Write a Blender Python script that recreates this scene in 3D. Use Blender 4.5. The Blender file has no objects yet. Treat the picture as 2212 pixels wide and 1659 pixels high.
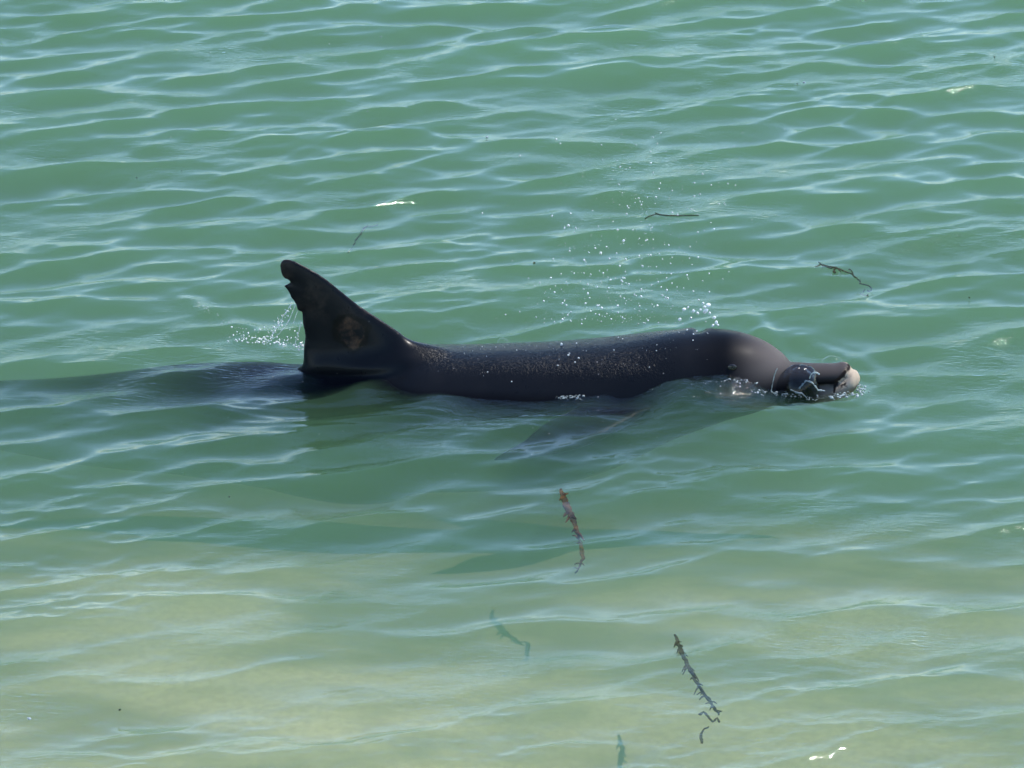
import bpy, bmesh, math, random
import numpy as np
from mathutils import Vector, Matrix
from mathutils.geometry import delaunay_2d_cdt

random.seed(7)
rng = np.random.default_rng(11)
sc = bpy.context.scene
col = sc.collection

# ------------------------------------------------------------------ camera
PITCH = math.radians(25.0)
DIST = 8.0
WIDTH_AT_TARGET = 2.31
AIM = Vector((0.0, -0.05, 0.0))
FWD = Vector((0, math.cos(PITCH), -math.sin(PITCH)))
UP = Vector((0, math.sin(PITCH), math.cos(PITCH)))
CAM = AIM - FWD * DIST
cd = bpy.data.cameras.new('camera')
cd.sensor_width = 36.0
cd.lens = 36.0 * DIST / WIDTH_AT_TARGET
cd.clip_start = 0.1
cd.clip_end = 2000
cam = bpy.data.objects.new('camera', cd)
col.objects.link(cam)
cam.location = CAM
cam.rotation_euler = (math.pi / 2 - PITCH, 0, 0)
sc.camera = cam

# ------------------------------------------------------------------ sky and sun
SUN_EL = math.radians(55)
SUN_AZ = math.radians(58)            # to the right of the viewing direction (+Y)
SUN = Vector((math.cos(SUN_EL) * math.sin(SUN_AZ), math.cos(SUN_EL) * math.cos(SUN_AZ), math.sin(SUN_EL)))
w = bpy.data.worlds.new('World')
sc.world = w
w.use_nodes = True
nt = w.node_tree
bg = nt.nodes['Background']
sky = nt.nodes.new('ShaderNodeTexSky')
sky.sky_type = 'NISHITA'
sky.sun_disc = False
sky.sun_elevation = SUN_EL
sky.sun_rotation = SUN_AZ
sky.air_density = 1.0
sky.altitude = 0
sky.dust_density = 0.0
sky.ozone_density = 4.4
nt.links.new(sky.outputs[0], bg.inputs[0])
bg.inputs[1].default_value = 0.15
ld = bpy.data.lights.new('sun', 'SUN')
ld.energy = 2.7
ld.angle = math.radians(0.53)
ld.color = (1.0, 0.95, 0.87)
lo = bpy.data.objects.new('sun', ld)
col.objects.link(lo)
lo.rotation_euler = SUN.to_track_quat('Z', 'Y').to_euler()
lo.location = SUN * 30

vs = sc.view_settings
vs.view_transform = 'Standard'
vs.look = 'None'
vs.exposure = 0.97
vs.gamma = 1.0
vs.use_curve_mapping = False
cy = sc.cycles
cy.use_denoising = True
cy.max_bounces = 6
cy.volume_bounces = 0
cy.transparent_max_bounces = 24
cy.transmission_bounces = 5
cy.glossy_bounces = 3
cy.use_adaptive_sampling = True
cy.adaptive_threshold = 0.025
cy.adaptive_min_samples = 16
cy.sample_clamp_indirect = 6.0
cy.blur_glossy = 0.3

# ------------------------------------------------------------------ projection helpers (reference frame 2212 x 1659)
RIGHT = Vector((1, 0, 0))
def ray(u, v):
    k = WIDTH_AT_TARGET / DIST / 2212.0
    return (FWD + RIGHT * ((u - 1106.0) * k) - UP * ((v - 829.5) * k)).normalized()
def at_y(u, v, y=0.0):
    d = ray(u, v)
    return CAM + d * ((y - CAM.y) / d.y)
def at_z(u, v, z=0.0):
    d = ray(u, v)
    return CAM + d * ((z - CAM.z) / d.z)
PX = WIDTH_AT_TARGET / 2212.0

# ------------------------------------------------------------------ material helpers
def mat(name):
    m = bpy.data.materials.new(name)
    m.use_nodes = True
    n = m.node_tree
    n.nodes.clear()
    out = n.nodes.new('ShaderNodeOutputMaterial')
    return m, n, out
def node(n, t, **kw):
    x = n.nodes.new(t)
    for k, v in kw.items():
        if k.startswith('i_'):
            x.inputs[k[2:].replace('_', ' ')].default_value = v
        else:
            setattr(x, k, v)
    return x
def L(n, a, b):
    n.links.new(a, b)
def math_node(n, op, a, b=None, c=None, clamp=False):
    x = n.nodes.new('ShaderNodeMath')
    x.operation = op
    x.use_clamp = clamp
    for i, v in enumerate((a, b, c)):
        if v is None:
            continue
        if isinstance(v, (int, float)):
            x.inputs[i].default_value = v
        else:
            L(n, v, x.inputs[i])
    return x.outputs[0]
def smooth(n, v, lo, hi, a=0.0, b=1.0):
    x = n.nodes.new('ShaderNodeMapRange')
    x.interpolation_type = 'SMOOTHSTEP'
    L(n, v, x.inputs[0])
    for i, q in enumerate((lo, hi, a, b)):
        x.inputs[1 + i].default_value = q
    return x.outputs[0]
def mixc(n, f, a, b):
    x = n.nodes.new('ShaderNodeMix')
    x.data_type = 'RGBA'
    if isinstance(f, (int, float)):
        x.inputs[0].default_value = f
    else:
        L(n, f, x.inputs[0])
    for i, q in ((6, a), (7, b)):
        if isinstance(q, tuple):
            x.inputs[i].default_value = q if len(q) == 4 else q + (1,)
        else:
            L(n, q, x.inputs[i])
    return x.outputs[2]
def noise(n, vec, scale, detail=4, rough=0.55, dist=0.0):
    x = n.nodes.new('ShaderNodeTexNoise')
    x.inputs['Scale'].default_value = scale
    x.inputs['Detail'].default_value = detail
    x.inputs['Roughness'].default_value = rough
    x.inputs['Distortion'].default_value = dist
    L(n, vec, x.inputs['Vector'])
    return x.outputs[0]
def mapped(n, vec, scale=(1, 1, 1), rot=(0, 0, 0)):
    x = n.nodes.new('ShaderNodeMapping')
    x.inputs['Scale'].default_value = scale
    x.inputs['Rotation'].default_value = rot
    L(n, vec, x.inputs['Vector'])
    return x.outputs[0]
def water_fresnel(n, normal=None, ior=1.333):
    # the same reflectance seen from above and from below the surface
    g = n.nodes.new('ShaderNodeNewGeometry')
    f = n.nodes.new('ShaderNodeFresnel')
    v = math_node(n, 'MULTIPLY_ADD', g.outputs['Backfacing'], 1 / ior - ior, ior)
    L(n, v, f.inputs['IOR'])
    if normal is not None:
        L(n, normal, f.inputs['Normal'])
    return f.outputs[0]

CREST = math.radians(17)            # crests run to the right and away

def water_material():
    m, n, out = mat('water')
    tc = n.nodes.new('ShaderNodeTexCoord')
    P = tc.outputs['Object']
    # capillary wrinkles drawn out along the crests, in patches
    q = mapped(n, P, (26, 120, 30), (0, 0, -CREST))
    a = noise(n, q, 1.0, 3, 0.5, 0.6)
    q2 = mapped(n, P, (60, 210, 60), (0, 0, math.radians(14)))
    b = noise(n, q2, 1.0, 2, 0.5, 0.4)
    patch = smooth(n, noise(n, mapped(n, P, (1.3, 2.6, 1), (0, 0, -CREST)), 1.0, 3), 0.42, 0.68, 0.12, 1.0)
    h = math_node(n, 'MULTIPLY', math_node(n, 'MULTIPLY_ADD', b, 0.35, a), patch)
    bp = node(n, 'ShaderNodeBump')
    bp.inputs['Strength'].default_value = 1.0
    bp.inputs['Distance'].default_value = 0.0032
    L(n, h, bp.inputs['Height'])
    fac = water_fresnel(n, bp.outputs[0])
    tr = node(n, 'ShaderNodeBsdfTransparent')
    gl = node(n, 'ShaderNodeBsdfGlossy')
    gl.inputs['Roughness'].default_value = 0.03
    gl.inputs['Color'].default_value = (1, 1, 1, 1)
    L(n, bp.outputs[0], gl.inputs['Normal'])
    mx = node(n, 'ShaderNodeMixShader')
    L(n, fac, mx.inputs[0]); L(n, tr.outputs[0], mx.inputs[1]); L(n, gl.outputs[0], mx.inputs[2])
    L(n, mx.outputs[0], out.inputs['Surface'])
    vsn = node(n, 'ShaderNodeVolumeScatter')
    vsn.inputs['Color'].default_value = (0.325, 0.70, 0.325, 1)
    vsn.inputs['Density'].default_value = 2.25
    vsn.inputs['Anisotropy'].default_value = 0.25
    va = node(n, 'ShaderNodeVolumeAbsorption')
    va.inputs['Color'].default_value = (0.22, 0.64, 0.24, 1)
    va.inputs['Density'].default_value = 1.7
    ad = node(n, 'ShaderNodeAddShader')
    L(n, vsn.outputs[0], ad.inputs[0]); L(n, va.outputs[0], ad.inputs[1])
    L(n, ad.outputs[0], out.inputs['Volume'])
    return m

def film_material(name, tint=(1, 1, 1, 1), rough=0.02, base=0.0):
    m, n, out = mat(name)
    fac = water_fresnel(n)
    if base:
        fac = math_node(n, 'ADD', fac, base, clamp=True)
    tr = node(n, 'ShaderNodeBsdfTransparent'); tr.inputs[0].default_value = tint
    gl = node(n, 'ShaderNodeBsdfGlossy'); gl.inputs['Roughness'].default_value = rough
    gl.inputs['Color'].default_value = (1, 1, 1, 1)
    mx = node(n, 'ShaderNodeMixShader')
    L(n, fac, mx.inputs[0]); L(n, tr.outputs[0], mx.inputs[1]); L(n, gl.outputs[0], mx.inputs[2])
    L(n, mx.outputs[0], out.inputs['Surface'])
    return m

def drop_material():
    m, n, out = mat('water_drop')
    p = node(n, 'ShaderNodeBsdfPrincipled')
    p.inputs['Base Color'].default_value = (1, 0.99, 0.95, 1)
    p.inputs['Roughness'].default_value = 0.08
    p.inputs['IOR'].default_value = 1.333
    p.inputs['Transmission Weight'].default_value = 0.35
    L(n, p.outputs[0], out.inputs['Surface'])
    return m

def foam_material():
    m, n, out = mat('foam')
    p = node(n, 'ShaderNodeBsdfPrincipled')
    p.inputs['Base Color'].default_value = (0.6, 0.66, 0.64, 1)
    p.inputs['Roughness'].default_value = 0.2
    p.inputs['IOR'].default_value = 1.333
    p.inputs['Transmission Weight'].default_value = 0.55
    L(n, p.outputs[0], out.inputs['Surface'])
    return m

def sand_material():
    m, n, out = mat('sand')
    tc = n.nodes.new('ShaderNodeTexCoord')
    P = tc.outputs['Object']
    big = noise(n, mapped(n, P, (1.6, 3.2, 1)), 1.0, 5, 0.55)
    f = smooth(n, big, 0.36, 0.62)
    c = mixc(n, f, (0.26, 0.27, 0.13), (0.56, 0.53, 0.27))
    g = noise(n, P, 60, 3)
    c = mixc(n, smooth(n, g, 0.3, 0.7, 0, 0.35), c, (0.28, 0.24, 0.16))
    p = node(n, 'ShaderNodeBsdfPrincipled')
    L(n, c, p.inputs['Base Color'])
    p.inputs['Roughness'].default_value = 0.9
    L(n, p.outputs[0], out.inputs['Surface'])
    return m

def weed_material(name, c1, c2):
    m, n, out = mat(name)
    tc = n.nodes.new('ShaderNodeTexCoord')
    f = noise(n, tc.outputs['Object'], 45, 4)
    c = mixc(n, smooth(n, f, 0.35, 0.65), c1, c2)
    p = node(n, 'ShaderNodeBsdfPrincipled')
    L(n, c, p.inputs['Base Color'])
    p.inputs['Roughness'].default_value = 0.75
    p.inputs['Specular IOR Level'].default_value = 0.2
    # thin, sodden blades let some light through
    tr = node(n, 'ShaderNodeBsdfTransparent'); mx = node(n, 'ShaderNodeMixShader')
    mx.inputs[0].default_value = 0.32
    L(n, p.outputs[0], mx.inputs[1]); L(n, tr.outputs[0], mx.inputs[2])
    L(n, mx.outputs[0], out.inputs['Surface'])
    return m

# ------------------------------------------------------------------ mesh helpers
def mesh_np(name, V, F, smooth_shade=True):
    me = bpy.data.meshes.new(name)
    V = np.asarray(V, np.float32); F = np.asarray(F, np.int32)
    me.vertices.add(len(V)); me.vertices.foreach_set('co', V.ravel())
    k = F.shape[1]
    me.loops.add(F.size); me.loops.foreach_set('vertex_index', F.ravel())
    me.polygons.add(len(F))
    me.polygons.foreach_set('loop_start', np.arange(0, F.size, k, dtype=np.int32))
    me.polygons.foreach_set('use_smooth', np.full(len(F), smooth_shade))
    me.update(calc_edges=True)
    me.validate()
    return me
def link(name, me, m, parent=None, loc=None):
    o = bpy.data.objects.new(name, me)
    col.objects.link(o)
    if m and me:
        me.materials.clear(); me.materials.append(m)
    if loc is not None:
        o.location = loc
    if parent:
        o.parent = parent
    return o
def tag(o, label=None, cat=None, group=None, kind=None):
    for k, v in (('label', label), ('category', cat), ('group', group), ('kind', kind)):
        if v:
            o[k] = v
    return o
def smst(x, a, b):
    t = np.clip((x - a) / (b - a), 0, 1)
    return t * t * (3 - 2 * t)

# ------------------------------------------------------------------ water surface
def axis(lo, hi, step_lo, step_hi, far):
    xs = [lo]
    while xs[-1] < hi:
        t = (xs[-1] - lo) / (hi - lo)
        xs.append(xs[-1] + step_lo + (step_hi - step_lo) * t)
    a, s = [], step_lo
    p = lo
    while p > -far:
        s *= 1.13; p -= s; a.append(p)
    b, s = [], step_hi
    p = xs[-1]
    while p < far:
        s *= 1.13; p += s; b.append(p)
    return np.array(a[::-1] + xs + b)

def wave_field():
    comps = []
    def group(N, lam, spread_lam, mu, spread, slope, chop, kind):
        for _ in range(N):
            l = lam * math.exp(rng.normal(0, spread_lam))
            th = mu + rng.normal(0, spread)
            s = slope * math.sqrt(2.0 / N) * math.exp(rng.normal(0, 0.25))
            comps.append((l, th, s, rng.uniform(0, 2 * math.pi), chop, kind))
    d = math.radians
    group(60, 0.130, 0.38, CREST, d(13), 0.18, 1.25, 0)
    group(18, 0.27, 0.25, CREST * 0.8, d(13), 0.085, 1.2, 0)
    group(22, 0.14, 0.30, d(-20), d(12), 0.045, 1.1, 0)
    group(12, 0.80, 0.35, d(10), d(20), 0.040, 0.6, 1)
    group(44, 0.062, 0.28, CREST * 0.8, d(17), 0.095, 0.9, 2)
    group(50, 0.034, 0.24, CREST, d(18), 0.095, 0.8, 3)
    return comps

def ridge(X, Y, p0, p1, wid, amp, soft=0.25):
    """a soft-ended ridge along the segment p0-p1"""
    dx, dy = p1[0] - p0[0], p1[1] - p0[1]
    ln = math.hypot(dx, dy)
    t = ((X - p0[0]) * dx + (Y - p0[1]) * dy) / ln / ln
    s = ((X - p0[0]) * dy - (Y - p0[1]) * dx) / ln
    env = smst(t, -soft, soft) * (1 - smst(t, 1 - soft, 1 + soft))
    return amp * env * np.exp(-(s / wid) ** 2)

def local_water(X, Y):
    """what the swimming animal does to the surface around it"""
    H = np.zeros_like(X)
    def g(u, v, sx, sy, amp):
        p = at_z(u, v)
        return amp * np.exp(-((X - p.x) / sx) ** 2 - ((Y - p.y) / sy) ** 2)
    # bow water climbing the near side of the head
    a, b = at_z(1410, 872), at_z(1640, 842)
    bow = ridge(X, Y, (a.x, a.y), (b.x, b.y), 0.050, 1.0, 0.3)
    sx = ((X - a.x) * (b.y - a.y) - (Y - a.y) * (b.x - a.x)) / math.hypot(b.x - a.x, b.y - a.y)
    tx = ((X - a.x) * (b.x - a.x) + (Y - a.y) * (b.y - a.y)) / ((b.x - a.x) ** 2 + (b.y - a.y) ** 2)
    bow = smst(tx, -0.3, 0.3) * (1 - smst(tx, 0.6, 1.5)) * np.exp(-(sx / np.where(sx > 0, 0.125, 0.06)) ** 2)
    H += 0.060 * bow
    for _ in range(34):
        l = math.exp(rng.uniform(math.log(0.02), math.log(0.06)))
        th = rng.uniform(0, 6.28)
        H += 0.011 * l * bow * np.sin((math.cos(th) * X + math.sin(th) * Y) * 2 * math.pi / l + rng.uniform(0, 6.28)) / 1.6
    # trough along the exposed flank
    a, b = at_z(740, 846), at_z(980, 866)
    H += ridge(X, Y, (a.x, a.y), (b.x, b.y), 0.08, 0.026, 0.25)
    a, b = at_z(960, 868), at_z(1420, 862)
    H += ridge(X, Y, (a.x, a.y), (b.x, b.y), 0.05, 0.012, 0.2)
    # swell behind, over the tail stock
    H += g(330, 790, 0.40, 0.10, 0.012)
    # shoulders of the wake
    a, b = at_z(640, 770), at_z(360, 632)
    H += ridge(X, Y, (a.x, a.y), (b.x, b.y), 0.03, 0.008)
    a, b = at_z(700, 905), at_z(180, 1000)
    H += ridge(X, Y, (a.x, a.y), (b.x, b.y), 0.05, 0.007)
    a, b = at_z(1690, 760), at_z(1610, 690)
    H += ridge(X, Y, (a.x, a.y), (b.x, b.y), 0.03, 0.012)
    a, b = at_z(1705, 735), at_z(1900, 790)
    H += ridge(X, Y, (a.x, a.y), (b.x, b.y), 0.028, 0.009)
    # ring ripples leaving the snout
    p = at_z(1800, 845)
    R = np.hypot(X - p.x, (Y - p.y))
    H += 0.0022 * np.sin(R * 2 * math.pi / 0.055) * np.exp(-(R / 0.16) ** 2) * smst(R, 0.02, 0.07)
    # close ripples under the flank
    p = at_z(1000, 900)
    e = np.exp(-((X - p.x) / 0.55) ** 2 - ((Y - p.y) / 0.11) ** 2)
    H += 0.0017 * np.sin((Y * 0.98 + X * 0.07 + 0.02 * np.sin(X * 9)) * 2 * math.pi / 0.034) * e
    return H

def build_water():
    xs = axis(-1.72, 1.72, 0.0052, 0.0052, 260)
    ys = axis(-2.15, 3.35, 0.0062, 0.0105, 260)
    nx, ny = len(xs), len(ys)
    X, Y = np.meshgrid(xs, ys)
    SX = np.gradient(xs)[None, :]; SY = np.gradient(ys)[:, None]
    S = np.maximum(SX, SY)
    H = np.zeros_like(X); DX = np.zeros_like(X); DY = np.zeros_like(X)
    near = smst(-Y, -0.4, 1.1)                       # calmer, longer water inshore
    lowf = (np.sin(X * 1.9 + Y * 2.7 + 0.4) + np.sin(X * -2.6 + Y * 3.9 + 2.0) + np.sin(X * 1.1 - Y * 5.3 + 4.4) + np.sin(X * 4.3 + Y * 1.7 + 1.1)) / 4
    patch = smst(lowf, -0.25, 0.5)
    mods = [(1 - 0.25 * near) * (1 + 0.2 * smst(Y, 0.3, 2.5) * 0.5), 1 + 0 * near, (0.45 + 0.75 * patch) * (1 - 0.2 * near), (0.15 + 1.0 * patch) * (0.75 + 0.5 * near)]
    for l, th, s, ph, chop, kind in wave_field():
        k = 2 * math.pi / l
        A = s / k
        nxv, nyv = -math.sin(th), math.cos(th)
        att = smst(l / S, 2.5, 6.0) * mods[kind]
        if kind == 0:
            l2 = 1.0
        phi = k * (nxv * X + nyv * Y) + ph + 0.5 * np.sin(0.9 * X + 1.3 * Y + ph * 3)
        c, sn = np.cos(phi), np.sin(phi)
        H += A * att * c
        DX -= chop * A * att * nxv * sn
        DY -= chop * A * att * nyv * sn
    H = H + local_water(X, Y)
    V = np.stack([X + DX, Y + DY, H], -1).reshape(-1, 3)
    idx = np.arange(nx * ny).reshape(ny, nx)
    F = np.stack([idx[:-1, :-1], idx[:-1, 1:], idx[1:, 1:], idx[1:, :-1]], -1).reshape(-1, 4)
    # side walls and floor close the body of water
    loop = np.concatenate([idx[0, :-1], idx[:-1, -1], idx[-1, :0:-1], idx[:0:-1, 0]])
    base = len(V)
    low = V[loop].copy(); low[:, 2] = -9.0
    cen = np.array([[0, 0, -9.0]])
    V = np.concatenate([V, low, cen])
    nl = len(loop)
    i = np.arange(nl); j = (i + 1) % nl
    side = np.stack([loop[j], loop[i], base + i, base + j], -1)
    # the floor: fan of triangles written as quads through the previous vertex
    me = bpy.data.meshes.new('water')
    quads = np.concatenate([F, side]).astype(np.int32)
    tris = np.stack([base + j, base + i, np.full(nl, base + nl)], -1).astype(np.int32)
    me.vertices.add(len(V)); me.vertices.foreach_set('co', V.astype(np.float32).ravel())
    loops = np.concatenate([quads.ravel(), tris.ravel()])
    me.loops.add(len(loops)); me.loops.foreach_set('vertex_index', loops)
    starts = np.concatenate([np.arange(len(quads)) * 4, quads.size + np.arange(len(tris)) * 3]).astype(np.int32)
    me.polygons.add(len(starts)); me.polygons.foreach_set('loop_start', starts)
    sm = np.ones(len(starts), bool); sm[len(F):] = False
    me.polygons.foreach_set('use_smooth', sm)
    me.update(calc_edges=True)
    return me, (xs, ys, H)
water_me, WF = build_water()
water = tag(link('water', water_me, water_material()), 'rippled green shallow sea water with pale sky reflections', 'water', kind='structure')
def water_z(x, y):
    xs, ys, H = WF
    i = min(max(int(np.searchsorted(xs, x)), 0), len(xs) - 1)
    j = min(max(int(np.searchsorted(ys, y)), 0), len(ys) - 1)
    return float(H[j, i])
def on_water(u, v, dz=0.0):
    z = 0.0
    for _ in range(4):
        p = at_z(u, v, z)
        z = water_z(p.x, p.y) + dz
    return at_z(u, v, z)

def build_seabed():
    xs = axis(-2.4, 2.4, 0.05, 0.05, 250)
    ys = axis(-3.0, 4.5, 0.05, 0.06, 250)
    X, Y = np.meshgrid(xs, ys)
    YW = Y + (0.05 * np.sin(X * 2.3 + 0.6) + 0.03 * np.sin(X * 5.1 + 2.1)) * (1 - smst(Y, -0.6, -0.2))
    Z = np.interp(YW, [-250, -3.5, -1.9, -1.2, -0.6, -0.2, 0.1, 0.5, 1.5, 3.0, 10, 250], [-0.10, -0.12, -0.135, -0.165, -0.22, -0.32, -0.43, -0.55, -0.85, -1.2, -2.2, -6])
    # added hollows, two dug where the weed's shadows land to dim them
    for hx, hy, hd, hr in ((-0.07, -0.9, 0.04, 0.3), (0.22, -1.5, 0.04, 0.32), (-0.62, -1.25, 0.03, 0.3), (0.72, -1.1, 0.03, 0.3)):
        Z = Z - hd * np.exp(-((X - hx) ** 2 + (Y - hy) ** 2) / hr ** 2)
    for k in range(22):
        l = math.exp(rng.uniform(math.log(0.35), math.log(2.2)))
        th = rng.uniform(0, 6.28)
        Z += 0.0028 * l * np.sin((math.cos(th) * X + math.sin(th) * Y) * 2 * math.pi / l + rng.uniform(0, 6.28)) * smst(l / np.maximum(np.gradient(xs)[None, :], np.gradient(ys)[:, None]), 3, 7)
    Z = np.maximum(Z, -6.0)
    V = np.stack([X, Y, Z], -1).reshape(-1, 3)
    idx = np.arange(X.size).reshape(X.shape)
    F = np.stack([idx[:-1, :-1], idx[:-1, 1:], idx[1:, 1:], idx[1:, :-1]], -1).reshape(-1, 4)
    return mesh_np('seabed', V, F)
seabed = tag(link('seabed', build_seabed(), sand_material()), 'pale patchy sand seabed showing faintly through the green water', 'seabed', kind='structure')

# ------------------------------------------------------------------ dolphin
def interp(pts, x):
    """smooth (Catmull-Rom / Hermite) interpolation of a table"""
    xs = [p[0] for p in pts]; ys = [p[1] for p in pts]
    if x <= xs[0]: return ys[0]
    if x >= xs[-1]: return ys[-1]
    i = max(k for k in range(len(xs) - 1) if xs[k] <= x)
    h = xs[i + 1] - xs[i]
    def slope(k):
        if k == 0: return (ys[1] - ys[0]) / (xs[1] - xs[0])
        if k == len(xs) - 1: return (ys[-1] - ys[-2]) / (xs[-1] - xs[-2])
        a = (ys[k] - ys[k - 1]) / (xs[k] - xs[k - 1]); b = (ys[k + 1] - ys[k]) / (xs[k + 1] - xs[k])
        return 0.0 if a * b <= 0 else 2 * a * b / (a + b)
    t = (x - xs[i]) / h
    m0, m1 = slope(i) * h, slope(i + 1) * h
    return (2 * t**3 - 3 * t**2 + 1) * ys[i] + (t**3 - 2 * t**2 + t) * m0 + (-2 * t**3 + 3 * t**2) * ys[i + 1] + (t**3 - t**2) * m1

SPINE_Y = [(-500, 0.40), (0, 0.17), (350, 0.095), (650, 0.045), (950, 0.01), (1300, 0.0), (1860, -0.02)]
TOP = [(-500, 850), (-200, 833), (0, 822), (130, 815), (250, 803), (400, 785), (560, 780), (640, 786), (700, 786), (780, 778), (850, 764), (905, 742), (1000, 742), (1100, 739),
       (1200, 735), (1300, 727), (1400, 716), (1480, 709), (1560, 709), (1600, 715), (1640, 728), (1670, 744), (1692, 762), (1706, 778), (1716, 790), (1722, 800)]
HB = [(-500, 0.018), (-380, 0.030), (-200, 0.055), (0, 0.090), (250, 0.128), (560, 0.168), (905, 0.200), (1150, 0.198), (1300, 0.185), (1450, 0.158),
      (1560, 0.136), (1620, 0.117), (1670, 0.088), (1695, 0.064), (1710, 0.044), (1722, 0.026)]
HA = [(-500, 0.010), (-380, 0.014), (-200, 0.028), (0, 0.058), (250, 0.100), (560, 0.155), (905, 0.190), (1150, 0.190), (1300, 0.178), (1450, 0.152),
      (1560, 0.131), (1620, 0.112), (1670, 0.084), (1695, 0.062), (1710, 0.043), (1722, 0.022)]

def section(u):
    y = interp(SPINE_Y, u)
    a, b = interp(HA, u), interp(HB, u)
    p = at_y(u, interp(TOP, u), y)
    h = math.sqrt((a * math.sin(PITCH)) ** 2 + (b * math.cos(PITCH)) ** 2)
    return Vector((p.x, y, p.z - h / math.cos(PITCH))), a, b

def loft(sections, n=56, low=None):
    """sections: (centre, half width y, half height z, roll exponent)"""
    V, F = [], []
    for c, a, b in sections:
        for k in range(n):
            t = 2 * math.pi * k / n
            under = low(c.x / PX + 1106) if low and math.sin(t) < 0 else 1.0
            V.append((c.x, c.y + a * math.cos(t), c.z + b * under * math.sin(t)))
    m = len(sections)
    for i in range(m - 1):
        for k in range(n):
            F.append((i * n + k, i * n + (k + 1) % n, (i + 1) * n + (k + 1) % n, (i + 1) * n + k))
    V.append(tuple(sections[0][0])); V.append(tuple(sections[-1][0]))
    for k in range(n):
        F.append((len(V) - 2, (k + 1) % n, k))
        F.append((len(V) - 1, (m - 1) * n + k, (m - 1) * n + (k + 1) % n))
    return V, F

def blade(outline, frame, thick, step=0.007, rim=0.0032):
    """lens-section blade: outline in 2D, frame maps (s, t, w) to 3D, thick(s, t, d) gives the half thickness"""
    pts = [Vector(p) for p in outline]
    # resample the outline
    dense = []
    N = len(pts)
    for i in range(N):
        a, b = pts[i], pts[(i + 1) % N]
        k = max(1, int((b - a).length / step))
        for j in range(k):
            dense.append(a.lerp(b, j / k))
    xs = [p.x for p in dense]; ys = [p.y for p in dense]
    arr = np.array([[p.x, p.y] for p in dense])
    def inside(x, y):
        c = False
        j = len(dense) - 1
        for i in range(len(dense)):
            if (ys[i] > y) != (ys[j] > y) and x < (xs[j] - xs[i]) * (y - ys[i]) / (ys[j] - ys[i]) + xs[i]:
                c = not c
            j = i
        return c
    extra = []
    x = min(xs)
    while x < max(xs):
        y = min(ys)
        while y < max(ys):
            if inside(x, y) and np.min((arr[:, 0] - x) ** 2 + (arr[:, 1] - y) ** 2) > (0.6 * step) ** 2:
                extra.append(Vector((x + random.uniform(-1, 1) * step * 0.1, y)))
            y += step
        x += step
    nd = len(dense)
    r = delaunay_2d_cdt(dense + extra, [(i, (i + 1) % nd) for i in range(nd)], [], 1, 1e-6)
    P, T = r[0], r[2]
    border = [any(o < nd for o in orig) for orig in r[3]]
    V, F = [], []
    front, back = [], []
    for p, bd in zip(P, border):
        if bd:
            V.append(frame(p.x, p.y, rim)); front.append(len(V) - 1)
            V.append(frame(p.x, p.y, -rim)); back.append(len(V) - 1)
        else:
            d = math.sqrt(np.min((arr[:, 0] - p.x) ** 2 + (arr[:, 1] - p.y) ** 2))
            h = thick(p.x, p.y, d)
            V.append(frame(p.x, p.y, h)); front.append(len(V) - 1)
            V.append(frame(p.x, p.y, -h)); back.append(len(V) - 1)
    used = {}
    for t in T:
        for i in range(3):
            e = (t[i], t[(i + 1) % 3])
            if (e[1], e[0]) in used: used.pop((e[1], e[0]))
            else: used[e] = 1
    for a, b in used:
        F.append((front[b], front[a], back[a], back[b]))
    for t in T:
        F.append(tuple(front[i] for i in t)); F.append(tuple(back[i] for i in reversed(t)))
    return V, F

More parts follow.
